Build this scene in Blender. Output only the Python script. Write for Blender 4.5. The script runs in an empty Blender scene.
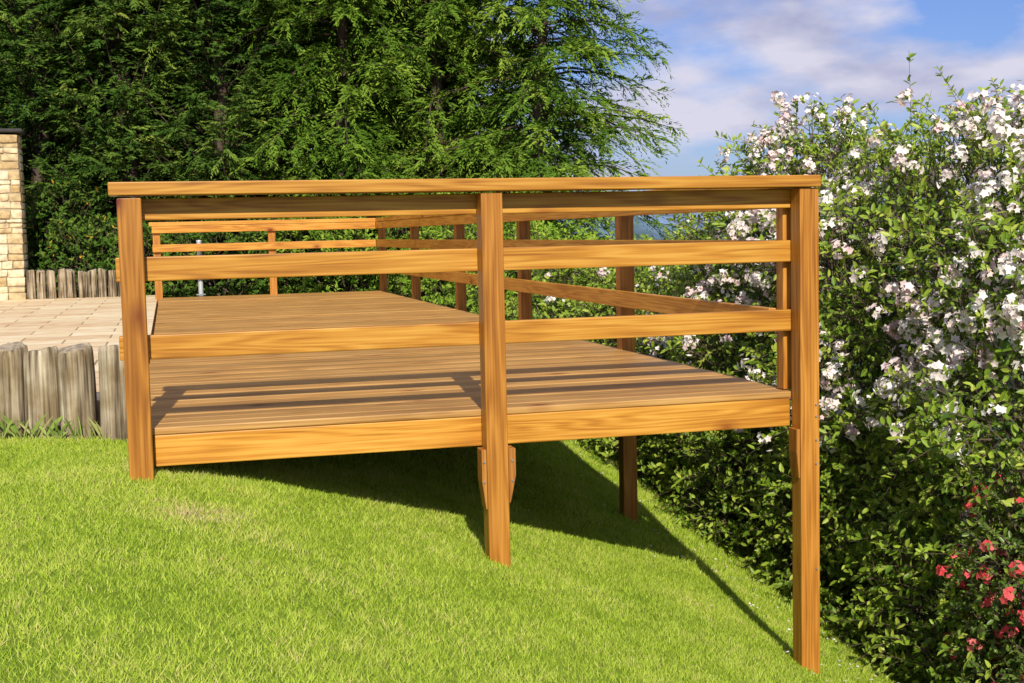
import bpy, math, random, numpy as np
from mathutils import Matrix, Vector
rng=np.random.default_rng(7); random.seed(7)
sc=bpy.context.scene
sc.view_settings.view_transform='Standard'; sc.view_settings.look='None'; sc.view_settings.exposure=0
COL=sc.collection
# ------------------------------------------------------------ camera
CX,CY,CZ,YW,PT,RL,FPX=.1308,-5.0138,.7018,.2533,.0837,.0229,1315.3
F=np.array([math.sin(YW)*math.cos(PT),math.cos(YW)*math.cos(PT),-math.sin(PT)])
R0=np.array([math.cos(YW),-math.sin(YW),0]);U0=np.cross(R0,F)
R=R0*math.cos(RL)-U0*math.sin(RL);U=U0*math.cos(RL)+R0*math.sin(RL)
cd=bpy.data.cameras.new("camera");co=bpy.data.objects.new("camera",cd);COL.objects.link(co);sc.camera=co
co.matrix_world=Matrix(((R[0],U[0],-F[0],CX),(R[1],U[1],-F[1],CY),(R[2],U[2],-F[2],CZ),(0,0,0,1)))
cd.sensor_width=36;cd.lens=FPX*36/1024;cd.clip_start=.05;cd.clip_end=20000
# ------------------------------------------------------------ light
EL=math.radians(33); az=np.array([-.11,-1.0]);az/=np.linalg.norm(az)
sund=Vector((az[0]*math.cos(EL),az[1]*math.cos(EL),math.sin(EL)))
sl=bpy.data.lights.new("sun","SUN");sl.energy=5.0;sl.angle=math.radians(.5);sl.color=(1,.94,.81)
so=bpy.data.objects.new("sun",sl);COL.objects.link(so);so.rotation_euler=sund.to_track_quat('Z','Y').to_euler();so.location=(-3,-20,15)
w=bpy.data.worlds.new("World");sc.world=w;w.use_nodes=True
nt=w.node_tree;N=nt.nodes;Lk=nt.links
bg=N["Background"];sky=N.new("ShaderNodeTexSky");sky.sky_type='NISHITA';sky.sun_disc=False
sky.sun_elevation=EL;sky.sun_rotation=math.atan2(az[0],az[1]);sky.air_density=1.1;sky.dust_density=.6;sky.ozone_density=2.5
tc=N.new("ShaderNodeTexCoord");mp=N.new("ShaderNodeMapping");mp.inputs['Scale'].default_value=(1.9,1.9,4.8);mp.inputs['Location'].default_value=(1.1,.35,.15)
n1=N.new("ShaderNodeTexNoise");n1.inputs['Scale'].default_value=3.4;n1.inputs['Detail'].default_value=7;n1.inputs['Roughness'].default_value=.55
cr=N.new("ShaderNodeValToRGB");cr.color_ramp.elements[0].position=.40;cr.color_ramp.elements[1].position=.58
n2=N.new("ShaderNodeTexNoise");n2.inputs['Scale'].default_value=7;n2.inputs['Detail'].default_value=4
c2=N.new("ShaderNodeValToRGB");c2.color_ramp.elements[0].position=.36;c2.color_ramp.elements[1].position=.62
cc=N.new("ShaderNodeMix");cc.data_type='RGBA';cc.inputs[6].default_value=(4.0,4.2,6.1,1);cc.inputs[7].default_value=(6.7,6.6,7.9,1)
tint=N.new("ShaderNodeMix");tint.data_type='RGBA';tint.blend_type='MULTIPLY';tint.inputs[0].default_value=1;tint.inputs[7].default_value=(.56,.66,1.08,1)
mx=N.new("ShaderNodeMix");mx.data_type='RGBA'
Lk.new(tc.outputs['Generated'],mp.inputs[0]);Lk.new(mp.outputs[0],n1.inputs['Vector']);Lk.new(mp.outputs[0],n2.inputs['Vector'])
Lk.new(n1.outputs[0],cr.inputs[0]);Lk.new(cr.outputs[0],mx.inputs[0]);Lk.new(n2.outputs[0],c2.inputs[0]);Lk.new(c2.outputs[0],cc.inputs[0])
Lk.new(sky.outputs[0],tint.inputs[6]);Lk.new(tint.outputs[2],mx.inputs[6]);Lk.new(cc.outputs[2],mx.inputs[7]);Lk.new(mx.outputs[2],bg.inputs[0])
bg.inputs[1].default_value=.105
# ------------------------------------------------------------ material helpers
def mat(name):
    m=bpy.data.materials.new(name);m.use_nodes=True;return m,m.node_tree.nodes,m.node_tree.links,m.node_tree.nodes["Principled BSDF"]
def ramp(N,stops):
    r=N.new("ShaderNodeValToRGB");e=r.color_ramp.elements
    e[0].position=stops[0][0];e[0].color=(*stops[0][1],1);e[1].position=stops[-1][0];e[1].color=(*stops[-1][1],1)
    for p,c in stops[1:-1]:
        q=e.new(p);q.color=(*c,1)
    return r
def wood_mat(name,dark,mid,light,rough=.42,knots=True,grime=0.,wav=.075,vlo=.84,vhi=1.12):
    m,N,L,b=mat(name)
    tc=N.new("ShaderNodeTexCoord");oi=N.new("ShaderNodeObjectInfo")
    mul=N.new("ShaderNodeMath");mul.operation='MULTIPLY';mul.inputs[1].default_value=41.7;L.new(oi.outputs['Random'],mul.inputs[0])
    add=N.new("ShaderNodeVectorMath");add.operation='ADD';L.new(tc.outputs['Object'],add.inputs[0]);L.new(mul.outputs[0],add.inputs[1])
    mp=N.new("ShaderNodeMapping");mp.inputs['Scale'].default_value=(.55,9,9);L.new(add.outputs[0],mp.inputs[0])
    n0=N.new("ShaderNodeTexNoise");n0.inputs['Scale'].default_value=1.1;n0.inputs['Detail'].default_value=2;L.new(mp.outputs[0],n0.inputs['Vector'])
    r2=N.new("ShaderNodeMath");r2.operation='MULTIPLY';r2.inputs[1].default_value=70;L.new(n0.outputs[0],r2.inputs[0])
    sn=N.new("ShaderNodeMath");sn.operation='SINE';L.new(r2.outputs[0],sn.inputs[0])
    mp2=N.new("ShaderNodeMapping");mp2.inputs['Scale'].default_value=(2.2,120,120);L.new(add.outputs[0],mp2.inputs[0])
    n1=N.new("ShaderNodeTexNoise");n1.inputs['Scale'].default_value=1;n1.inputs['Detail'].default_value=4;L.new(mp2.outputs[0],n1.inputs['Vector'])
    s=N.new("ShaderNodeMath");s.operation='MULTIPLY_ADD';s.inputs[1].default_value=wav;L.new(sn.outputs[0],s.inputs[0]);
    mp3=N.new("ShaderNodeMapping");mp3.inputs['Scale'].default_value=(1.2,4,4);L.new(add.outputs[0],mp3.inputs[0])
    n3=N.new("ShaderNodeTexNoise");n3.inputs['Scale'].default_value=1.6;n3.inputs['Detail'].default_value=3;L.new(mp3.outputs[0],n3.inputs['Vector'])
    av=N.new("ShaderNodeMath");av.operation='MULTIPLY_ADD';av.inputs[1].default_value=.6;L.new(n1.outputs[0],av.inputs[0])
    h=N.new("ShaderNodeMath");h.operation='MULTIPLY';h.inputs[1].default_value=.42;L.new(n3.outputs[0],h.inputs[0]);L.new(h.outputs[0],av.inputs[2])
    L.new(av.outputs[0],s.inputs[2])
    cr=ramp(N,[(.32,dark),(.5,mid),(.68,light)]);L.new(s.outputs[0],cr.inputs[0])
    hs=N.new("ShaderNodeHueSaturation");mr=N.new("ShaderNodeMapRange");mr.inputs[3].default_value=vlo;mr.inputs[4].default_value=vhi
    L.new(oi.outputs['Random'],mr.inputs[0]);L.new(mr.outputs[0],hs.inputs['Value']);L.new(cr.outputs[0],hs.inputs['Color'])
    out=hs.outputs[0]
    if knots:
        mk=N.new("ShaderNodeMapping");mk.inputs['Scale'].default_value=(2.6,5,5);L.new(add.outputs[0],mk.inputs[0])
        vo=N.new("ShaderNodeTexVoronoi");vo.inputs['Scale'].default_value=1;L.new(mk.outputs[0],vo.inputs['Vector'])
        kr=ramp(N,[(.05,(1,1,1)),(.11,(.45,.45,.45)),(.22,(0,0,0))]);L.new(vo.outputs['Distance'],kr.inputs[0])
        mx=N.new("ShaderNodeMix");mx.data_type='RGBA';mx.inputs[7].default_value=(dark[0]*.6,dark[1]*.3,dark[2]*.4,1)
        L.new(kr.outputs[0],mx.inputs[0]);L.new(out,mx.inputs[6]);out=mx.outputs[2]
    if grime:
        ng=N.new("ShaderNodeTexNoise");ng.inputs['Scale'].default_value=1.4;ng.inputs['Detail'].default_value=5;ge=N.new("ShaderNodeNewGeometry");L.new(ge.outputs['Position'],ng.inputs['Vector'])
        gr=ramp(N,[(.4,(0,0,0)),(.7,(grime,)*3)]);L.new(ng.outputs[0],gr.inputs[0])
        mx=N.new("ShaderNodeMix");mx.data_type='RGBA';mx.inputs[7].default_value=(.26,.14,.05,1)
        L.new(gr.outputs[0],mx.inputs[0]);L.new(out,mx.inputs[6]);out=mx.outputs[2]
    L.new(out,b.inputs['Base Color']);b.inputs['Roughness'].default_value=rough;b.inputs['Specular IOR Level'].default_value=.35
    bp=N.new("ShaderNodeBump");bp.inputs['Strength'].default_value=.35;bp.inputs['Distance'].default_value=.002;L.new(n1.outputs[0],bp.inputs['Height']);L.new(bp.outputs[0],b.inputs['Normal'])
    return m
M_rail=wood_mat("honey_wood",(.33,.118,.010),(.53,.225,.025),(.66,.335,.055))
M_post=wood_mat("post_wood",(.25,.085,.010),(.40,.155,.019),(.52,.23,.038))
M_deck=wood_mat("deck_board_wood",(.32,.135,.026),(.55,.285,.078),(.68,.39,.125),rough=.5,knots=True,grime=.35,wav=.04,vlo=.74,vhi=1.15)
def leaf_mat(name,stops,trans=.25,rough=.45,diffuse=False):
    m,N,L,b=mat(name)
    at=N.new("ShaderNodeAttribute");at.attribute_name="rnd"
    cr=ramp(N,stops);L.new(at.outputs['Fac'],cr.inputs[0])
    if diffuse:
        N.remove(b);b=N.new("ShaderNodeBsdfDiffuse");L.new(cr.outputs[0],b.inputs[0])
    else:
        L.new(cr.outputs[0],b.inputs['Base Color']);b.inputs['Roughness'].default_value=rough;b.inputs['Specular IOR Level'].default_value=.3
    if trans:
        tr=N.new("ShaderNodeBsdfTranslucent");L.new(cr.outputs[0],tr.inputs[0])
        mx=N.new("ShaderNodeMixShader");mx.inputs[0].default_value=trans
        L.new(b.outputs[0],mx.inputs[1]);L.new(tr.outputs[0],mx.inputs[2]);L.new(mx.outputs[0],N["Material Output"].inputs[0])
    else: L.new(b.outputs[0],N["Material Output"].inputs[0])
    return m
def simple_mat(name,stops,scale=5,rough=.8,bump=.3,dist=.01,stretch=(1,1,1),metal=0,detail=6):
    m,N,L,b=mat(name);tc=N.new("ShaderNodeTexCoord");mp=N.new("ShaderNodeMapping");mp.inputs['Scale'].default_value=stretch
    n=N.new("ShaderNodeTexNoise");n.inputs['Scale'].default_value=scale;n.inputs['Detail'].default_value=detail
    oi=N.new("ShaderNodeObjectInfo");mul=N.new("ShaderNodeMath");mul.operation='MULTIPLY';mul.inputs[1].default_value=23.;L.new(oi.outputs['Random'],mul.inputs[0])
    add=N.new("ShaderNodeVectorMath");add.operation='ADD';L.new(tc.outputs['Object'],add.inputs[0]);L.new(mul.outputs[0],add.inputs[1])
    L.new(add.outputs[0],mp.inputs[0]);L.new(mp.outputs[0],n.inputs['Vector']);cr=ramp(N,stops);L.new(n.outputs[0],cr.inputs[0]);L.new(cr.outputs[0],b.inputs['Base Color'])
    b.inputs['Roughness'].default_value=rough;b.inputs['Metallic'].default_value=metal
    if bump:
        bp=N.new("ShaderNodeBump");bp.inputs['Strength'].default_value=bump;bp.inputs['Distance'].default_value=dist;L.new(n.outputs[0],bp.inputs['Height']);L.new(bp.outputs[0],b.inputs['Normal'])
    return m
# ------------------------------------------------------------ mesh helpers
def empty(name,loc=(0,0,0)):
    e=bpy.data.objects.new(name,None);COL.objects.link(e);e.location=loc;e.empty_display_size=.2;return e
def mesh_obj(name,V,Fc,m,parent=None,rnd=None,smooth=False):
    V=np.asarray(V,dtype=np.float32).reshape(-1,3);Fc=np.asarray(Fc,dtype=np.int32);k=Fc.shape[1]
    me=bpy.data.meshes.new(name);me.vertices.add(len(V));me.vertices.foreach_set("co",V.ravel())
    me.loops.add(Fc.size);me.loops.foreach_set("vertex_index",Fc.ravel())
    me.polygons.add(len(Fc));me.polygons.foreach_set("loop_start",np.arange(0,Fc.size,k,dtype=np.int32))
    if smooth: me.polygons.foreach_set("use_smooth",np.ones(len(Fc),dtype=bool))
    me.update(calc_edges=True)
    if rnd is not None:
        a=me.attributes.new("rnd",'FLOAT','POINT');a.data.foreach_set("value",np.asarray(rnd,dtype=np.float32))
    if m: me.materials.append(m)
    o=bpy.data.objects.new(name,me);COL.objects.link(o)
    if parent: o.parent=parent
    return o
def norm(a): return a/np.maximum(np.linalg.norm(a,axis=-1,keepdims=True),1e-9)
def frames(d,n):
    y=norm(d);x=norm(np.cross(y,n));z=np.cross(x,y);return np.stack([x,y,z],-1)
def inst(P,Rm,S,tv,tf):
    tv=np.asarray(tv,float);tf=np.asarray(tf);n=len(P);k=len(tv)
    S=np.asarray(S,float)
    if S.ndim==1: S=np.repeat(S[:,None],3,1)
    V=np.einsum('nij,nkj->nki',Rm,tv[None]*S[:,None,:])+P[:,None,:]
    Fc=(np.arange(n)*k)[:,None,None]+tf[None]
    return V.reshape(-1,3),Fc.reshape(-1,tf.shape[1]),k
def scatter(name,P,Rm,S,tv,tf,m,rnd,parent=None):
    V,Fc,k=inst(P,Rm,S,tv,tf);return mesh_obj(name,V,Fc,m,parent,np.repeat(rnd,k))
LEAF_V=[(0,0,0),(.2,.3,.06),(.17,.7,.04),(0,1,-.06),(-.17,.7,.04),(-.2,.3,.06)];LEAF_F=[(0,1,2,3),(0,3,4,5)]
DIA_V=[(0,0,0),(.14,.4,.03),(0,1,-.05),(-.14,.4,.03)];DIA_F=[(0,1,2,3)]
def petals(npet,ww=.56):
    tv=[];tf=[]
    for a_ in range(npet):
        an=a_*2*np.pi/npet;w_=ww*2*np.pi/npet
        n0=len(tv);tv+= [(0,0,0),(.62*math.cos(an-w_),.62*math.sin(an-w_),.26),(math.cos(an),math.sin(an),.18),(.62*math.cos(an+w_),.62*math.sin(an+w_),.26)];tf.append((n0,n0+1,n0+2,n0+3))
    return tv,tf
def tubes(P0,P1,r0,r1,k=5):
    d=norm(P1-P0);h=np.where(np.abs(d[:,2:3])>.9,np.array([[1,0,0]]),np.array([[0,0,1]]));x=norm(np.cross(d,h));y=np.cross(d,x)
    a=np.arange(k)*2*np.pi/k;c=np.cos(a)[None,:,None];s=np.sin(a)[None,:,None]
    ring=x[:,None]*c+y[:,None]*s
    A=P0[:,None]+ring*np.asarray(r0)[:,None,None];B=P1[:,None]+ring*np.asarray(r1)[:,None,None]
    V=np.concatenate([A,B],1);n=len(P0);i=np.arange(k);j=(i+1)%k
    tf=np.stack([i,j,j+k,i+k],1);Fc=(np.arange(n)*2*k)[:,None,None]+tf[None]
    return V.reshape(-1,3),Fc.reshape(-1,4)
import bmesh
def board(name,p0,p1,a,b,m,parent,up=(0,0,1),bev=.004):
    p0=Vector(p0);p1=Vector(p1);x=(p1-p0);l=x.length;x.normalize();up=Vector(up);y=up.cross(x).normalized();z=x.cross(y)
    bm=bmesh.new();bmesh.ops.create_cube(bm,size=1)
    for v in bm.verts: v.co=Vector((v.co.x*l,v.co.y*a,v.co.z*b))
    if bev: bmesh.ops.bevel(bm,geom=bm.edges[:],offset=bev,segments=2,affect='EDGES',profile=.5)
    me=bpy.data.meshes.new(name);bm.to_mesh(me);bm.free();me.materials.append(m)
    o=bpy.data.objects.new(name,me);COL.objects.link(o);c=(p0+p1)/2
    o.matrix_world=Matrix(((x.x,y.x,z.x,c.x),(x.y,y.y,z.y,c.y),(x.z,y.z,z.z,c.z),(0,0,0,1)));o.parent=parent
    return o
# ------------------------------------------------------------ ground
xk=np.array([-4000,-60,-20,-.6,-.1,.35,1.35,2.0,2.7,4,6,12,60,400,4000.])
zk=np.array([-2,-.6,-.15,-.15,-.155,-.24,-.60,-.86,-1.2,-1.85,-2.8,-5,-16,-50,-60.])
fx=np.linspace(-4,9,1301);fz=np.interp(fx,xk,zk);ker=np.ones(45)/45;fzs=np.convolve(np.pad(fz,22,mode='edge'),ker,'valid')
def g(x,y):
    x=np.asarray(x,float);y=np.asarray(y,float)
    z=np.where((x>-3.5)&(x<8.5),np.interp(x,fx,fzs),np.interp(x,xk,zk))
    z=z+np.where(y<0,.085*np.maximum(y,-12),0)
    z=z+np.clip(y,0,7)*.085*np.clip((x-.2)/2.2,0,1)
    z=z+.010*np.sin(x*3.1+y*1.3)*np.cos(y*2.3)*(np.abs(x)<20)
    d=np.sqrt((x-2)**2+(y-5)**2);t=np.clip((d-22)/400,0,1);t=t*t*(3-2*t)
    return z*(1-t)-60*t
def gz(x,y): return float(g(x,y))
ax=np.concatenate([-np.geomspace(9000,4.2,60),np.linspace(-4,9,131),np.geomspace(9.4,9000,60)])
ay=np.concatenate([-np.geomspace(9000,4.2,50),np.linspace(-4,16,161),np.geomspace(16.4,9000,60)])
GX,GY=np.meshgrid(ax,ay,indexing='ij');GZ=g(GX,GY)
nx,ny=GX.shape;ii,jj=np.meshgrid(np.arange(nx-1),np.arange(ny-1),indexing='ij');b0=(ii*ny+jj).ravel()
gm,N_,L_,b_=mat("lawn_ground")
ge=N_.new("ShaderNodeNewGeometry");na=N_.new("ShaderNodeTexNoise");na.inputs['Scale'].default_value=1.3;na.inputs['Detail'].default_value=8;na.inputs['Roughness'].default_value=.7
L_.new(ge.outputs['Position'],na.inputs['Vector']);c_=ramp(N_,[(.3,(.11,.18,.018)),(.55,(.19,.26,.03)),(.75,(.28,.28,.06))]);L_.new(na.outputs[0],c_.inputs[0])
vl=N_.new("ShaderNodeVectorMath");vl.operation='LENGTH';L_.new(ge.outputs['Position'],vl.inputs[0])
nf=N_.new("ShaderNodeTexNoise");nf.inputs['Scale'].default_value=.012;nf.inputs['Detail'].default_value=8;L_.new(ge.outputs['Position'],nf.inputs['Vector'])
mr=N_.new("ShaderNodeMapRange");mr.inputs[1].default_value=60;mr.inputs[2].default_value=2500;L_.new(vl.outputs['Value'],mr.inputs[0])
fr=ramp(N_,[(0,(.05,.10,.03)),(.3,(.09,.14,.09)),(1,(.15,.21,.25))]);L_.new(mr.outputs[0],fr.inputs[0])  # far ground shifts to blue-grey, distance haze put into its colour
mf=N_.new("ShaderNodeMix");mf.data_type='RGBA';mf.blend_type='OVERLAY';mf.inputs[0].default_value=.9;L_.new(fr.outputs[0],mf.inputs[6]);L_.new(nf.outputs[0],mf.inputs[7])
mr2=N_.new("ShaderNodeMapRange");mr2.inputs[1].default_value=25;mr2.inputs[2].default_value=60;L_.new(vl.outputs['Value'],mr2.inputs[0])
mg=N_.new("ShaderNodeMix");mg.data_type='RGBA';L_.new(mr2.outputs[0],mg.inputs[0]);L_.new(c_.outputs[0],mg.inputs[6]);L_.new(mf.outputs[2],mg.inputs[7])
L_.new(mg.outputs[2],b_.inputs['Base Color']);b_.inputs['Roughness'].default_value=.95;b_.inputs['Specular IOR Level'].default_value=.1
mesh_obj("ground",np.stack([GX,GY,GZ],-1),np.stack([b0,b0+ny,b0+ny+1,b0+1],1),gm,smooth=True)
def hills(name,R0_,hmin,hmax,seed,col,f=7.3):
    r=np.random.default_rng(seed);n=1200;a=np.linspace(math.radians(-60),math.radians(75),n)
    hh=np.zeros(n)
    for k in range(1,20): hh+=np.sin(a*k*f+r.uniform(0,6.3))/k**.95
    hh=(hh-hh.min())/(hh.max()-hh.min())*(hmax-hmin)+hmin
    prof=[(0,0),(.25,.35),(.6,.8),(1,1),(1.5,.6),(2,0)]
    V=[];
    for t,q in prof:
        rr=R0_*(1+.12*t);V.append(np.stack([CX+rr*np.sin(a),CY+rr*np.cos(a),-62+(62+hh)*q*(1+.08*np.sin(a*60+t*7))],-1))
    V=np.stack(V,0);m_=len(prof);i,j=np.meshgrid(np.arange(m_-1),np.arange(n-1),indexing='ij');b=(i*n+j).ravel()
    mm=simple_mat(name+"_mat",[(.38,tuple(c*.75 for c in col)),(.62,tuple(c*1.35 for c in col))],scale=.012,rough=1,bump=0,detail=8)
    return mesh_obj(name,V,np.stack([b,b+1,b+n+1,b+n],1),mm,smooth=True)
hills("hills",1300,-22,6,3,(.06,.11,.09),f=15)  # ridge colours turn bluer and paler with distance: aerial haze painted in
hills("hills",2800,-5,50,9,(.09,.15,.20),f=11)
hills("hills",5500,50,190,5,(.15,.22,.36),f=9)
# ------------------------------------------------------------ deck
W=2.699;B=2.245;L=5*B;h=.045
deck=empty("wooden_deck",(W/2,L/2,0));rail=empty("wooden_railing",(W/2,L/2,.9))
bpy.context.view_layer.update()
def dk(n,p0,p1,a,b,m=M_rail,up=(0,0,1),par=None,bev=.004):
    o=board(n,p0,p1,a,b,m,None,up,bev);par=par or deck
    mw=o.matrix_world.copy();o.parent=par;o.matrix_parent_inverse=Matrix.Translation(par.location).inverted();o.matrix_world=mw;return o
y=.05;i=0;BW=.110
while y+BW<L+.1:
    x1=W-.05
    dk("deck_board_%d"%i,(.0+random.uniform(-.003,.003),y+BW/2,-.0145+random.uniform(-.0012,.0012)),(x1+random.uniform(-.004,.004)+.03,y+BW/2,-.0145+random.uniform(-.0012,.0012)),BW-.0,.028,M_deck,bev=.005);y+=BW+.0075;i+=1
yend=y
dk("front_beam",(.048,.074,-.09),(W/2,.074,-.09),.045,.118);dk("front_beam_right",(W/2+.002,.0745,-.09),(W-.045,.0745,-.09),.045,.118)
dk("side_beam_right",(W-.07,.1,-.092),(W-.07,yend,-.092),.04,.12);dk("side_beam_left",(.03,.1,-.092),(.03,yend,-.092),.04,.12)
dk("back_beam",(.06,yend-.03,-.093),(W-.1,yend-.03,-.093),.04,.12);dk("centre_beam",(W/2,.1,-.092),(W/2,yend-.06,-.092),.05,.12)
for k in range(1,14): dk("joist_%d"%k,(.055,k*.8,-.08),(W-.095,k*.8,-.08),.04,.095)
def post(n,x,y,zb,zt=.853,s=.086,par=None): return dk(n,(x,y,zb),(x,y,zt),s,s,M_post,up=(0,1,0),par=par)
post("left_post",0,0,gz(0,0)-.1);post("centre_post",W/2,0,gz(W/2,0)-.2);post("corner_post",W,0,gz(W,0)-.2)
for k in range(1,6): post("side_post_%d"%k,W,k*B,gz(W,k*B)-.2)
post("back_post",0,L,-.2);post("back_post_mid",W/2,L,-.4)
post("under_post_1",W/2,B*2,-1.,-.16);post("under_post_2",W/2,B*4,-1.,-.16)
def rl_(n,p0,p1,a=.038,b=.09): dk(n,p0,p1,a,b,par=rail)
for nm,z in (("mid",.5924),("low",.3012)):
    rl_("front_%s_rail"%nm,(-.06,.066,z),(W+.03,.066,z))
    rl_("side_%s_rail"%nm,(W-.066,.165,z),(W-.066,L-.05,z))
    rl_("back_%s_rail"%nm,(-.05,L-.066,z),(W-.09,L-.066,z))
rl_("front_top_rail",(-.04,.066,.812),(W+.03,.066,.812),.038,.08)
rl_("side_top_rail",(W-.066,.165,.812),(W-.066,L-.05,.812),.038,.08)
rl_("back_top_rail",(-.05,L-.066,.812),(W-.09,L-.066,.812),.038,.08)
dk("front_cap",(-.07,.01,.886),(W+.045,.01,.880),.14,.048,par=rail)
dk("side_cap",(W-.02,.082,.879),(W-.02,L-.07,.879),.13,.046,par=rail)
dk("back_cap",(-.08,L+.002,.879),(W+.06,L+.002,.879),.14,.046,par=rail)
dk("inner_corner_post",(W-.022,.125,.002),(W-.022,.125,.853),.065,.065,M_post,up=(0,1,0),par=rail)
def cleat(n,x,sgn,zt,zb,par=deck,wd=.03,y0=-.038,y1=.038):
    pts=[(0,zt),(wd,zt),(wd,zb+.11),(wd*.8,zb+.08),(.006,zb),(0,zb)];K=len(pts)
    vs=[(x+sgn*u,yy,z) for yy in (y0,y1) for (u,z) in pts]
    fs=[tuple(range(K)),tuple(range(2*K-1,K-1,-1))]+[(i,i+K,(i+1)%K+K,(i+1)%K) for i in range(K)]
    me=bpy.data.meshes.new(n);me.from_pydata(vs,[],fs);me.update();me.materials.append(M_postL)
    bm=bmesh.new();bm.from_mesh(me);bmesh.ops.recalc_face_normals(bm,faces=bm.faces);bmesh.ops.bevel(bm,geom=bm.edges[:],offset=.002,segments=1,affect='EDGES');bm.to_mesh(me);bm.free()
    o=bpy.data.objects.new(n,me);COL.objects.link(o);o.parent=par;o.matrix_parent_inverse=Matrix.Translation(par.location).inverted()
M_postL=simple_mat("cleat_wood",[(.35,(.25,.085,.012)),(.5,(.38,.145,.02)),(.68,(.48,.21,.035))],scale=1,rough=.5,bump=.3,dist=.002,stretch=(90,90,3))
cleat("post_cleat_1",W/2-.044,-1,-.152,-.39,wd=.020);cleat("post_cleat_2",W/2+.044,1,-.152,-.37,wd=.03)
cleat("post_cleat_3",W-.044,-1,-.152,-.36,wd=.016)
M_bolt=simple_mat("galvanised_steel",[(.3,(.35,.35,.36)),(.7,(.55,.55,.56))],rough=.4,metal=.8,bump=0)
def bolt(x,y,z,d,r=.007,par=deck):
    d=Vector(d);bm=bmesh.new();bmesh.ops.create_cone(bm,cap_ends=True,segments=12,radius1=r,radius2=r*.75,depth=.008)
    me=bpy.data.meshes.new("bolt");bm.to_mesh(me);bm.free();me.materials.append(M_bolt)
    o=bpy.data.objects.new("bolt",me);COL.objects.link(o);o.matrix_world=Matrix.Translation((x,y,z))@d.to_track_quat('Z','Y').to_matrix().to_4x4()
    mw=o.matrix_world.copy();o.parent=par;o.matrix_parent_inverse=Matrix.Translation(par.location).inverted();o.matrix_world=mw
for z in (-.2,-.3,-.05,-.1): bolt(W+.026,-.046,z,(0,-1,0),.005)
for z in (-.2,-.28): bolt(W/2-.055,-.041,z,(0,-1,0),.005);bolt(W/2+.059,-.041,z,(0,-1,0),.005)
bolt(W+.026,-.046,-.75,(0,-1,0),.005)
# ------------------------------------------------------------ patio
pm,N_,L_,b_=mat("patio_paving")
tc=N_.new("ShaderNodeTexCoord");br=N_.new("ShaderNodeTexBrick");br.inputs['Scale'].default_value=1;br.inputs['Brick Width'].default_value=.62;br.inputs['Row Height'].default_value=.36;br.inputs['Mortar Size'].default_value=.008;br.inputs['Mortar Smooth'].default_value=.4
br.inputs['Color1'].default_value=(.88,.72,.45,1);br.inputs['Color2'].default_value=(.72,.50,.28,1);br.inputs['Mortar'].default_value=(.38,.26,.14,1)
L_.new(tc.outputs['Object'],br.inputs['Vector']);nn=N_.new("ShaderNodeTexNoise");nn.inputs['Scale'].default_value=6;nn.inputs['Detail'].default_value=8;L_.new(tc.outputs['Object'],nn.inputs['Vector'])
mm=N_.new("ShaderNodeMix");mm.data_type='RGBA';mm.blend_type='OVERLAY';mm.inputs[0].default_value=.5;L_.new(br.outputs[0],mm.inputs[6]);L_.new(nn.outputs[0],mm.inputs[7]);L_.new(mm.outputs[2],b_.inputs['Base Color']);b_.inputs['Roughness'].default_value=.8
bp=N_.new("ShaderNodeBump");bp.inputs['Distance'].default_value=.005;bp.inputs['Strength'].default_value=.6;bp.invert=True;L_.new(br.outputs['Fac'],bp.inputs['Height']);L_.new(bp.outputs[0],b_.inputs['Normal'])
pv=[(-.025,1.08),(-.025,12.5),(-9,12.5),(-9,3.2),(-.62,1.23)]
vs=[(x,y,-.012) for x,y in pv]+[(x,y,-.35) for x,y in pv];k=5
me=bpy.data.meshes.new("patio");me.from_pydata(vs,[],[tuple(range(k)),tuple(range(2*k-1,k-1,-1))]+[(i,i+k,(i+1)%k+k,(i+1)%k) for i in range(k)]);me.update();me.materials.append(pm)
o=bpy.data.objects.new("patio",me);COL.objects.link(o)
# ------------------------------------------------------------ log palisades
M_log,N_,L_,b_=mat("weathered_log")
tc=N_.new("ShaderNodeTexCoord");oi=N_.new("ShaderNodeObjectInfo");mul=N_.new("ShaderNodeMath");mul.operation='MULTIPLY';mul.inputs[1].default_value=23.;L_.new(oi.outputs['Random'],mul.inputs[0])
add=N_.new("ShaderNodeVectorMath");add.operation='ADD';L_.new(tc.outputs['Object'],add.inputs[0]);L_.new(mul.outputs[0],add.inputs[1])
def nz(st,sc_,det):
    mp=N_.new("ShaderNodeMapping");mp.inputs['Scale'].default_value=st;n=N_.new("ShaderNodeTexNoise");n.inputs['Scale'].default_value=sc_;n.inputs['Detail'].default_value=det
    L_.new(add.outputs[0],mp.inputs[0]);L_.new(mp.outputs[0],n.inputs['Vector']);return n
na=nz((60,60,2.2),1,6);nb_=nz((22,22,1.2),1,3);nc=nz((1,1,1),7,6)
ca=ramp(N_,[(.36,(.10,.075,.045)),(.48,(.30,.24,.165)),(.62,(.46,.39,.28)),(.72,(.60,.53,.41))]);L_.new(na.outputs[0],ca.inputs[0])
cb=ramp(N_,[(.345,(.10,.08,.06)),(.40,(1,1,1))]);L_.new(nb_.outputs[0],cb.inputs[0])
m1=N_.new("ShaderNodeMix");m1.data_type='RGBA';m1.blend_type='MULTIPLY';m1.inputs[0].default_value=1;L_.new(ca.outputs[0],m1.inputs[6]);L_.new(cb.outputs[0],m1.inputs[7])
cd_=ramp(N_,[(.4,(.62,.55,.42)),(.62,(1.0,.98,.93))]);L_.new(nc.outputs[0],cd_.inputs[0])
m2=N_.new("ShaderNodeMix");m2.data_type='RGBA';m2.blend_type='MULTIPLY';m2.inputs[0].default_value=1;L_.new(m1.outputs[2],m2.inputs[6]);L_.new(cd_.outputs[0],m2.inputs[7]);L_.new(m2.outputs[2],b_.inputs['Base Color'])
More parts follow.
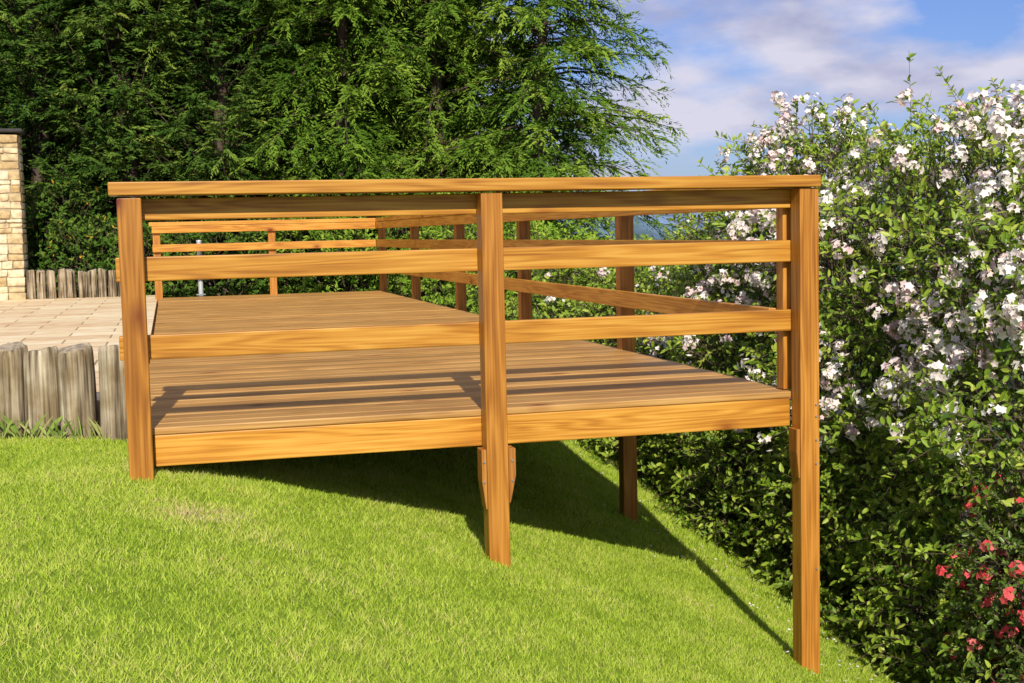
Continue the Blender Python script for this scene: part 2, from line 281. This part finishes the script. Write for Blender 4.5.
b_.inputs['Roughness'].default_value=.9;b1=N_.new("ShaderNodeBump");b1.inputs['Strength'].default_value=.8;b1.inputs['Distance'].default_value=.006;L_.new(na.outputs[0],b1.inputs['Height'])
b2=N_.new("ShaderNodeBump");b2.inputs['Strength'].default_value=1;b2.inputs['Distance'].default_value=.01;L_.new(cb.outputs[0],b2.inputs['Height']);L_.new(b1.outputs[0],b2.inputs['Normal']);L_.new(b2.outputs[0],b_.inputs['Normal'])
M_logtop=simple_mat("log_end_grain",[(.3,(.16,.12,.08)),(.7,(.48,.39,.27))],scale=40,rough=.9,bump=.7,dist=.006)
def log(par,x,y,zb,zt,r,seed):
    rr=np.random.default_rng(seed);ns=30;zs=[zb,zb+(zt-zb)*.3,zb+(zt-zb)*.6,zb+(zt-zb)*.8,zt-.03,zt-.006,zt];a=np.arange(ns)*2*np.pi/ns
    V=[];lx,ly=rr.uniform(-.014,.014,2);ck=rr.integers(0,ns,4);p1,p2=rr.uniform(0,6,2);top=rr.uniform(-.006,.006,ns)
    for i,z in enumerate(zs):
        q=[1.04,1,.98,.99,.97,.94,.87][i];t=(z-zb)/(zt-zb)
        prof=1+.05*np.sin(a*2+p1+t)+.045*np.sin(a*5+p2+t*2)
        for c in ck: prof[c]*=.87 if t>.2 else 1
        zz=np.full(ns,z)+(rr.uniform(-.006,.006)+.014*np.sin(a+p1)+top)*(t>.9)
        V.append(np.stack([r*q*prof*np.cos(a)+lx*t,r*q*prof*np.sin(a)+ly*t,zz],-1))
    V=np.concatenate(V);fs=[]
    for i in range(len(zs)-1):
        for j in range(ns): fs.append((i*ns+j,i*ns+(j+1)%ns,(i+1)*ns+(j+1)%ns,(i+1)*ns+j))
    fs.append(tuple(range((len(zs)-1)*ns,len(zs)*ns)))
    me=bpy.data.meshes.new("log");me.from_pydata(V.tolist(),[],fs);me.update();me.materials.append(M_log);me.materials.append(M_logtop)
    me.polygons[-1].material_index=1
    for p in me.polygons: p.use_smooth=p.material_index==0
    o=bpy.data.objects.new("log",me);COL.objects.link(o);o.location=(x,y,0);o.parent=par
pal=empty("log_palisade");pt=np.array([-.125,.975]);d=np.array([-.965,.26])
for i in range(20):
    r=random.uniform(.066,.078);q=pt+d*.156*i;log(pal,q[0],q[1]+random.uniform(-.015,.015),-.4,.245+random.uniform(-.025,.012),r,i+10)
pal2=empty("log_palisade");pt=np.array([-.45,12.35]);d=np.array([-.98,.12])
for i in range(10): q=pt+d*.125*i;log(pal2,q[0],q[1],-.2,.33+random.uniform(-.015,.015),.056,i+60)
# ------------------------------------------------------------ stone wall
wallE=empty("stone_wall")
m_st,N_,L_,b_=mat("wall_stone");at=N_.new("ShaderNodeAttribute");at.attribute_name="rnd";c_=ramp(N_,[(0,(.42,.29,.13)),(.4,(.56,.44,.25)),(.75,(.66,.56,.37)),(1,(.5,.44,.32))]);L_.new(at.outputs['Fac'],c_.inputs[0])
tc=N_.new("ShaderNodeTexCoord");nn=N_.new("ShaderNodeTexNoise");nn.inputs['Scale'].default_value=14;nn.inputs['Detail'].default_value=8;L_.new(tc.outputs['Object'],nn.inputs['Vector'])
mm=N_.new("ShaderNodeMix");mm.data_type='RGBA';mm.blend_type='OVERLAY';mm.inputs[0].default_value=.9;L_.new(c_.outputs[0],mm.inputs[6]);L_.new(nn.outputs[0],mm.inputs[7]);L_.new(mm.outputs[2],b_.inputs['Base Color']);b_.inputs['Roughness'].default_value=.9
bp=N_.new("ShaderNodeBump");bp.inputs['Distance'].default_value=.02;L_.new(nn.outputs[0],bp.inputs['Height']);L_.new(bp.outputs[0],b_.inputs['Normal'])
M_mort=simple_mat("mortar",[(.3,(.42,.35,.23)),(.7,(.55,.47,.32))],scale=20,bump=.5)
XW=-1.62;YWL=12.45
def boxv(x0,x1,y0,y1,z0,z1): return [(x0,y0,z0),(x1,y0,z0),(x1,y1,z0),(x0,y1,z0),(x0,y0,z1),(x1,y0,z1),(x1,y1,z1),(x0,y1,z1)]
BF=[(0,3,2,1),(4,5,6,7),(0,1,5,4),(1,2,6,5),(2,3,7,6),(3,0,4,7)]
V=[];Fs=[];rn=[]
def addb(*a,r=.5,jit=0):
    n0=len(V);V.extend([tuple(c+random.uniform(-jit,jit) for c in v) for v in boxv(*a)]);Fs.extend([tuple(i+n0 for i in f) for f in BF]);rn.extend([r]*8)
z=-.1
while z<2.02:
    hh=random.uniform(.05,.13);hh=min(hh,2.05-z)
    x=XW
    while x>-7:
        ww=random.uniform(.08,.26);p=random.uniform(0,.02);addb(x-ww+.008,x-.0,YWL-p,YWL+.1,z+.004,z+hh-.004,r=random.random(),jit=.009);x-=ww
    addb(XW-.15,XW+.012,YWL+.002+.12,YWL+.4,z+.006,z+hh-.006,r=random.random())
    z+=hh
o=mesh_obj("wall_stones",V,Fs,m_st,wallE,rn)
bv=o.modifiers.new("b","BEVEL");bv.width=.012;bv.segments=2
V=[];Fs=[];rn=[];addb(-7.0,XW-.012,YWL+.010,YWL+.42,-.2,2.03);mesh_obj("wall_core",V,Fs,M_mort,wallE,rn)
M_cap=simple_mat("dark_coping",[(.3,(.04,.038,.035)),(.7,(.09,.085,.08))],scale=8)
V=[];Fs=[];rn=[];addb(-7.05,XW+.05,YWL-.05,YWL+.47,2.062,2.105);mesh_obj("wall_coping",V,Fs,M_cap,wallE,rn)
pe=empty("metal_pole",(.5,11.75,0))
Vt,Ft=tubes(np.array([[.5,11.75,-.2],[.5,11.75,.0],[.5,11.75,.66]]),np.array([[.5,11.75,.66],[.5,11.75,.012],[.5,11.75,.68]]),np.array([.03,.06,.036]),np.array([.03,.06,.032]),14)
M_pole=simple_mat("pale_metal",[(.3,(.5,.52,.55)),(.7,(.65,.66,.68))],rough=.35,metal=.3,bump=0)
o=mesh_obj("pole_tube",Vt-np.array([.5,11.75,0]),Ft,M_pole,pe)
# ------------------------------------------------------------ lawn blades
def make_lawn():
    Vs=[];rs=[]
    for (n,xr,yr,hl,wd) in ((400000,(-2.1,3.45),(-1.9,1.3),.020,.0036),(120000,(-.1,3.6),(1.2,5),.028,.006),(30000,(-.5,3.8),(5,12),.035,.012),(25000,(-4,-2.1),(-3,2.2),.03,.008),(15000,(-4,3.8),(-4,-1.9),.03,.009)):
        x=rng.uniform(*xr,n);y=rng.uniform(*yr,n)
        ok=~((x<-.02)&(y>.95-.27*(x+.1)-.09));x=x[ok];y=y[ok];n=len(x);z=g(x,y)-.002
        P=np.stack([x,y,z],-1);a=rng.uniform(0,2*np.pi,n);c=np.stack([np.cos(a),np.sin(a),0*a],-1)
        clump=.5+.5*np.sin(x*5.3+2*np.sin(y*3.1))*np.sin(y*6.1+1.7*np.sin(x*4.2))
        mid=np.sin(x*11+2*np.sin(y*9+1))*np.sin(y*14+2*np.sin(x*8))
        fine=np.sin(x*23+3*np.sin(y*17))*np.sin(y*27+2*np.sin(x*19))
        hgt=hl*rng.uniform(.5,1.3,n)*(.85+.2*clump+.22*fine+.1*mid);tl=rng.normal(0,.55,(n,2));
        tip=np.stack([tl[:,0]*hgt,tl[:,1]*hgt,hgt],-1)
        wv=c*(wd*rng.uniform(.6,1.2,n))[:,None]
        Vs.append(np.stack([P-wv*.5,P+wv*.5,P+tip*.6+wv*.4,P+tip],1).reshape(-1,3))
        patch=np.exp(-(((x-.2)/.2)**2+((y+.42)/.13)**2))+.7*np.exp(-(((x-.42)/.10)**2+((y+.62)/.08)**2))+.6*np.exp(-(((x-.0)/.25)**2+((y-.15)/.1)**2))
        rr=np.clip(rng.normal(.47,.17,n)+.2*(clump-.5)+.07*mid+.05*fine+patch*.65*rng.random(n),0,1);rs.append(np.repeat(rr,4))
    V=np.concatenate(Vs);n=len(V)//4;Fc=np.arange(n*4).reshape(-1,4)
    m=leaf_mat("grass_blades",[(0,(.17,.27,.02)),(.35,(.37,.51,.045)),(.6,(.53,.65,.09)),(.85,(.70,.66,.2)),(1,(.70,.56,.32))],trans=.3,diffuse=True)
    return mesh_obj("lawn_grass",V,Fc,m,None,np.concatenate(rs))
make_lawn()
def tufts():
    P=[]
    for i in range(30):
        t=rng.uniform(0,2.2);bx=-.02-.965*t*.9;by=.85+.26*t*.9
        k=rng.integers(6,22);P.append(np.stack([bx+rng.normal(0,.03,k),by+rng.normal(0,.018,k)],-1))
    P=np.concatenate(P);n=len(P);z=g(P[:,0],P[:,1]);P=np.concatenate([P,z[:,None]-.005],1)
    a=rng.uniform(0,6.28,n);c=np.stack([np.cos(a),np.sin(a),0*a],-1)*.0022;H=rng.uniform(.04,.14,n)[:,None];tl=np.concatenate([rng.normal(0,.3,(n,2)),np.ones((n,1))],1)*H
    V=np.stack([P-c,P+c,P+tl*.6+c*.7,P+tl*np.array([1.4,1.4,.95])],1).reshape(-1,3)
    mesh_obj("grass_tuft",V,np.arange(n*4).reshape(-1,4),leaf_mat("tuft_blades",[(0,(.12,.22,.03)),(.7,(.4,.5,.12)),(1,(.5,.42,.22))],trans=.3,diffuse=True),None,np.repeat(rng.random(n),4))
tufts()
# ------------------------------------------------------------ shrubs
M_bark=simple_mat("shrub_bark",[(.3,(.06,.04,.025)),(.7,(.16,.11,.07))],scale=20,stretch=(1,1,.3),bump=0)
def shrub(name,lumps,ntw,leafL,tw_len,m_leaf,nleaf=10,flower=None,shoots=0,inner=.25,seed=1):
    r=np.random.default_rng(seed);par=empty(name,(lumps[0][0],lumps[0][1],gz(lumps[0][0],lumps[0][1])));off=np.array(par.location)
    Ls=np.array(lumps,float);area=Ls[:,3]*Ls[:,4]+Ls[:,3]*Ls[:,5]+Ls[:,4]*Ls[:,5]
    ids=r.choice(len(Ls),ntw,p=area/area.sum());u=norm(r.normal(size=(ntw,3)));c=Ls[ids,:3];rad=Ls[ids,3:]
    lump=1+.10*np.sin(u[:,0]*7+ids*2.1)*np.sin(u[:,1]*6+ids)+.08*np.sin(u[:,2]*11+u[:,0]*5+ids)
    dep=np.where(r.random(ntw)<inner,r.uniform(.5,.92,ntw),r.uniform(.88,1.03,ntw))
    P=c+u*rad*(lump*dep)[:,None];nrm=norm(u/rad)
    ok=np.ones(ntw,bool)
    for k in range(len(Ls)):
        q=(P-Ls[k,:3])/Ls[k,3:];ok&=~(((q**2).sum(1)<.62)&(ids!=k))
    ok&=P[:,2]>g(P[:,0],P[:,1])+.02
    P=P[ok];nrm=nrm[ok];dep=dep[ok];n=len(P)
    d=norm(nrm*.8+np.array([0,0,.45])+r.normal(0,.45,(n,3)))
    TL=tw_len*r.uniform(.5,1.3,n)
    if shoots:
        top=np.where(nrm[:,2]>.3)[0];s=r.choice(top,min(shoots,len(top)),replace=False)
        TL[s]*=r.uniform(1.4,2.4,len(s));d[s]=norm(np.array([0,0,.8])+nrm[s]*.5+r.normal(0,.4,(len(s),3)))
    droop=r.uniform(.2,.9,n)
    def pt_(t,i=slice(None)):
        return P[i]+d[i]*(TL[i]*t)[:,None]+np.array([0,0,-1.])*(droop[i]*TL[i]*t*t)[:,None]*.6
    T0=[];T1=[]
    for a_,b_ in ((-.5,0),(0,.5),(.5,1)): T0.append(pt_(a_));T1.append(pt_(b_))
    Vt,Ft=tubes(np.concatenate(T0),np.concatenate(T1),np.repeat([.004,.003,.002],n),np.repeat([.003,.002,.0012],n),3)
    mesh_obj("twigs",Vt-off,Ft,M_bark,par)
    ns=len(Ls)*14;k=r.integers(0,len(Ls),ns);base=np.stack([Ls[k,0]+r.normal(0,.25,ns)*Ls[k,3],Ls[k,1]+r.normal(0,.35,ns)*Ls[k,4]],-1);bz=g(base[:,0],base[:,1])-.05
    A=np.concatenate([base,bz[:,None]],1);u2=norm(r.normal(size=(ns,3))*np.array([1,1,.6])+np.array([0,0,.7]));E=Ls[k,:3]+u2*Ls[k,3:]*.9;Mi=(A+E)/2+np.array([0,0,.15])
    Vt,Ft=tubes(np.concatenate([A,Mi]),np.concatenate([Mi,E]),np.repeat([.02,.012],ns),np.repeat([.012,.004],ns),5);mesh_obj("stems",Vt-off,Ft,M_bark,par)
    PP=[];DD=[];NN=[];RR=[];SS=[]
    br=r.normal(0,.12,n)
    helio=np.array([-.25,-.55,.75])
    for i in range(nleaf):
        t=(i+r.random(n))/nleaf;p=pt_(t);side=norm(np.cross(d,r.normal(size=(n,3))))
        dd=norm(d*.6+side*.9+np.array([0,0,-.05]));PP.append(p);DD.append(dd);NN.append(norm(helio+nrm*.5+r.normal(0,.42,(n,3))))
        RR.append(np.clip(.5+br+r.normal(0,.16,n)+.2*(t-.5)-(dep<.85)*.2,0,1));SS.append(leafL*r.uniform(.55,1.2,n))  # deep leaves get a darker tone: shade inside the shrub painted in
    longs=np.where(TL>tw_len*1.35)[0]
    for i in range(nleaf if len(longs) else 0):
        t=r.random(len(longs));p=pt_(t,longs)
        side=norm(np.cross(d[longs],r.normal(size=(len(longs),3))));PP.append(p);DD.append(norm(d[longs]*.6+side*.9));NN.append(norm(helio+r.normal(0,.45,(len(longs),3))))
        RR.append(np.clip(r.normal(.65,.15,len(longs)),0,1));SS.append(leafL*r.uniform(.5,1.1,len(longs)))
    PP=np.concatenate(PP);DD=np.concatenate(DD);NN=np.concatenate(NN);RR=np.concatenate(RR);SS=np.concatenate(SS)
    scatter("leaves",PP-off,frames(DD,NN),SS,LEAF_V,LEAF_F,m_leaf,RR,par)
    if flower:
        fm,size,npet,prob,per,spread=flower
        tip=pt_(1.0)
        pr=prob(tip)*np.clip(.6+1.3*np.sin(tip[:,0]*3.3+1)*np.sin(tip[:,1]*2.7+.5)+.9*np.sin(tip[:,2]*5+tip[:,1]*2),.15,2.)
        s=np.where((r.random(n)<pr)&(dep>.86))[0]
        cen=r.uniform(.6,1.05,len(s));cp=pt_(cen,s)
        idx=np.repeat(np.arange(len(s)),per);keep=r.random(len(idx))<np.repeat(r.uniform(.25,1,len(s)),per);idx=idx[keep];k=len(idx)
        od=norm(r.normal(size=(k,3))+nrm[s][idx]*.8+np.array([-.1,-.2,.1]));p=cp[idx]+od*(spread*r.uniform(.3,1.15,k))[:,None];dr=norm(od+r.normal(0,.25,(k,3)))
        tv,tf=petals(npet)
        x=norm(np.cross(dr,r.normal(size=(k,3))));yv=np.cross(dr,x);Rm=np.stack([x,yv,dr],-1)
        rc=np.clip(np.repeat(r.random(len(s)),per)[keep]*.6+r.random(k)*.4,0,1)
        scatter("flowers",p-off,Rm,size*r.uniform(.6,1.15,k),tv,tf,fm,rc,par)
    return par
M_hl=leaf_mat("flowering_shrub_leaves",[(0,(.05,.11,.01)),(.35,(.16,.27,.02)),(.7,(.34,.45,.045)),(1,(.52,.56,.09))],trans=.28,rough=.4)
M_fl=leaf_mat("white_pink_petals",[(0,(.85,.52,.54)),(.35,(.88,.74,.71)),(.7,(.92,.86,.80)),(1,(.94,.92,.86))],trans=.2,diffuse=True)
M_red=leaf_mat("red_petals",[(0,(.60,.04,.06)),(.6,(.85,.11,.12)),(1,(.9,.27,.25))],trans=.25,diffuse=True)
M_al=leaf_mat("azalea_leaves",[(0,(.03,.08,.01)),(1,(.22,.32,.05))],trans=.2,rough=.35)
def prob(p):
    f=np.clip((p[:,2]+.7)/.8,0.02,1);fy=np.clip(1.3-(p[:,1]-2.)/4.,.08,1)
    return .52*f*fy
FL=(M_fl,.0225,5,prob,20,.056)
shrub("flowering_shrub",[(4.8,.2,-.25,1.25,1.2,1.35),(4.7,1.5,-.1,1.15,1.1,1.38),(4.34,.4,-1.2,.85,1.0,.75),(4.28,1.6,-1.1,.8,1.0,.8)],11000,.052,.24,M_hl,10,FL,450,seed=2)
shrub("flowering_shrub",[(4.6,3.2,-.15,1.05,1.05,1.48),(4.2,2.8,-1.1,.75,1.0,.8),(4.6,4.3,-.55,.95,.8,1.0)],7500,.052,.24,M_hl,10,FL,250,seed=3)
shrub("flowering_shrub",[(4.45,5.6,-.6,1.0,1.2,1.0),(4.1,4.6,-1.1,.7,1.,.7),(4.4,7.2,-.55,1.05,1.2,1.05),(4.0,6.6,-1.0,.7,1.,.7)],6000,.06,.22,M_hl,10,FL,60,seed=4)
M_hg=leaf_mat("green_hedge_leaves",[(0,(.05,.12,.01)),(.5,(.2,.34,.03)),(1,(.38,.48,.07))],trans=.2,diffuse=True)
shrub("green_hedge",[(4.2,9.2,-.25,1.1,1.4,.95),(4.0,11.2,-.2,1.1,1.2,1.1),(2.6,13.0,-.1,1.3,.8,1.15),(3.8,12.6,-.1,1.1,.9,1.2)],5500,.07,.24,M_hg,9,None,80,seed=5)
M_hd=leaf_mat("dark_hedge_leaves",[(0,(.02,.05,.007)),(.6,(.07,.14,.018)),(.95,(.16,.2,.035)),(1,(.6,.3,.03))],trans=0,diffuse=True)
shrub("ivy_hedge",[(.9,13.2,-.1,1.2,.6,.9),(-.6,13.4,0,1.1,.6,.95),(-1.6,13.9,.2,1.,.7,1.2)],4500,.07,.2,M_hd,9,None,60,seed=6)
def pr2(p): return np.full(len(p),.24)
shrub("azalea_shrub",[(3.76,-.25,-.72,.34,.36,.36),(3.90,-.15,-1.2,.4,.45,.4),(3.72,-.5,-1.15,.28,.3,.33)],1300,.033,.14,M_al,9,(M_red,.021,5,pr2,11,.035),50,seed=8)
n=420;yy=rng.uniform(-1.5,6,n);xx=3.25+rng.normal(0,.28,n)-np.abs(rng.normal(0,.15,n));P=np.stack([xx,yy,g(xx,yy)+rng.uniform(.008,.02,n)],-1)
scatter("fallen_petals",P,frames(norm(rng.normal(size=(n,3))*np.array([1,1,.2])),norm(np.array([0,0,1.])+rng.normal(0,.3,(n,3)))),rng.uniform(.012,.022,n),[(0,0,0),(.4,.5,.1),(0,1,0),(-.4,.5,.1)],DIA_F,M_fl,rng.random(n))
# ------------------------------------------------------------ conifers
M_tb=simple_mat("conifer_bark",[(.3,(.04,.025,.015)),(.7,(.10,.065,.045))],scale=12,stretch=(1,1,.2),bump=.8,dist=.02)
def conifer(name,x,y,H,rad,nb,seed,m,leaf=.095,z0=.4,up=.25,droop=.5,ntw=19,nl=19,trunk=.15,hang=.55,bb=0.):
    r=np.random.default_rng(seed);gzv=gz(x,y);par=empty(name,(x,y,gzv))
    nseg=8;zz=np.linspace(0,H,nseg+1);wob=np.cumsum(r.normal(0,.05,(nseg+1,2)),0);wob[0]=0
    A=np.stack([wob[:-1,0],wob[:-1,1],zz[:-1]],-1);Bq=np.stack([wob[1:,0],wob[1:,1],zz[1:]],-1)
    rads=trunk*(1-zz/H*.93);Vt,Ft=tubes(A,Bq,rads[:-1],rads[1:],10)
    hb=z0+(H-z0-.2)*r.random(nb)**1.15;azm=r.uniform(0,2*np.pi,nb);Lb=rad(hb/H)*np.where(r.random(nb)<.25,r.uniform(1,1.25,nb),r.uniform(.5,1.05,nb))
    D=np.stack([np.cos(azm),np.sin(azm),0*azm],-1);Pb=np.stack([np.interp(hb,zz,wob[:,0]),np.interp(hb,zz,wob[:,1]),hb],-1)
    upv=up*r.uniform(.3,1.7,nb);dr=droop*r.uniform(.5,1.5,nb)
    def bp_(i,t): return Pb[i]+D[i]*(Lb[i]*t)[:,None]+np.array([0,0,1.])*(Lb[i]*(upv[i]*t-dr[i]*t*t))[:,None]
    allb=np.arange(nb);T0=[];T1=[];q0=[];q1=[]
    for k in range(4):
        t0,t1=k/4,(k+1)/4;T0.append(bp_(allb,np.full(nb,t0)));T1.append(bp_(allb,np.full(nb,t1)));q0.append(.018*(1-t0*.85)*Lb/1.5);q1.append(.018*(1-t1*.85)*Lb/1.5)
    V2,F2=tubes(np.concatenate(T0),np.concatenate(T1),np.concatenate(q0),np.concatenate(q1),4)
    mesh_obj("trunk_and_limbs",np.concatenate([Vt,V2]),np.concatenate([Ft,F2+len(Vt)]),M_tb,par)
    bi=np.repeat(allb,ntw);t=.08+.95*np.tile((np.arange(ntw)+.5)/ntw,nb)**.8+r.normal(0,.03,nb*ntw);t=np.clip(t,.05,1.02);nt_=len(bi)
    p=bp_(bi,t);sd=np.where(r.random(nt_)<.5,-1,1);perp=np.stack([-D[bi,1],D[bi,0],0*t],-1)*sd[:,None]
    tl=(.22+.34*Lb[bi]*np.maximum(1.05-t,.02)**.8)*r.uniform(.6,1.25,nt_)
    td=norm(D[bi]*.75+perp*r.uniform(.1,1.1,nt_)[:,None]+np.array([0,0,1.])*r.normal(.02,.38,nt_)[:,None])
    bright=r.normal(0,.14,nb)[bi]+r.normal(0,.08,nt_)
    li=np.repeat(np.arange(nt_),nl);u=np.tile((np.arange(nl)+.5)/nl,nt_);k=len(li)
    pp=p[li]+td[li]*(tl[li]*u)[:,None]-np.array([0,0,1.])*(tl[li]*hang*u*u)[:,None]+r.normal(0,.008,(k,3))
    s2=norm(np.cross(td[li],np.array([0,0,1.])))*np.where(np.arange(k)%2,1,-1)[:,None]
    dd=norm(td[li]*1.0+s2*r.uniform(.3,.9,k)[:,None]+np.array([0,0,1.])*(r.normal(-.15,.25,k)-hang*u*.8)[:,None])
    nn_=norm(np.array([-.1,-.35,.8])+D[bi][li]*.3+r.normal(0,.45,(k,3)))
    ss=leaf*r.uniform(.6,1.3,k)*(1.15-.5*u)
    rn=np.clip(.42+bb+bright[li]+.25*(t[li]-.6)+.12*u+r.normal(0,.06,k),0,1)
    scatter("foliage",pp,frames(dd,nn_),ss,DIA_V,DIA_F,m,rn,par)
M_c1=leaf_mat("conifer_foliage",[(0,(.03,.07,.008)),(.4,(.10,.19,.02)),(.75,(.23,.34,.04)),(1,(.36,.43,.07))],trans=.12,diffuse=True)
M_c2=leaf_mat("dark_conifer_foliage",[(0,(.012,.034,.006)),(.45,(.05,.105,.016)),(.8,(.13,.2,.03)),(1,(.25,.3,.05))],trans=0,diffuse=True)
cone=lambda R_:(lambda q:R_*np.clip(1.02-q,.02,1)**.55)
conifer("conifer_tree",5.15,13.0,9,cone(2.15),360,11,M_c1,z0=1.2,droop=.42)
conifer("conifer_tree",3.9,13.9,9.5,cone(2.0),290,12,M_c1,z0=.9)
conifer("conifer_tree",4.7,15.2,9.5,cone(2.0),240,17,M_c2,z0=.9)
conifer("conifer_tree",2.4,14.2,9,cone(1.9),300,13,M_c1,z0=.6,bb=-.08)
conifer("conifer_tree",1.0,14.4,9,cone(1.45),330,14,M_c2,z0=.3,up=1.0,droop=.3,hang=.0,ntw=16,bb=.0)
conifer("conifer_tree",-.3,14.8,9,cone(1.45),330,15,M_c2,z0=.3,up=1.0,droop=.3,hang=.0,ntw=16,bb=.02)
conifer("conifer_tree",-1.7,15.2,9,cone(1.6),330,16,M_c2,z0=.3,up=1.0,droop=.3,hang=.0,ntw=16,bb=.0)
n=45000;P=np.stack([rng.uniform(-9,5.3,n),rng.uniform(16.5,18.5,n),rng.uniform(0,9,n)],-1)
P[:,2]*=.93+.07*np.sin(P[:,0]*2.3);P[:,2]+=g(P[:,0],P[:,1])
scatter("background_trees",P,frames(norm(rng.normal(size=(n,3))-np.array([0,0,.5])),norm(rng.normal(size=(n,3)))),rng.uniform(.2,.45,n),[(0,0,0),(.3,.4,.03),(0,1,-.05),(-.3,.4,.03)],DIA_F,M_c2,rng.uniform(0,.6,n))
print("polys",sum(len(o.data.polygons) for o in bpy.data.objects if o.type=='MESH'))
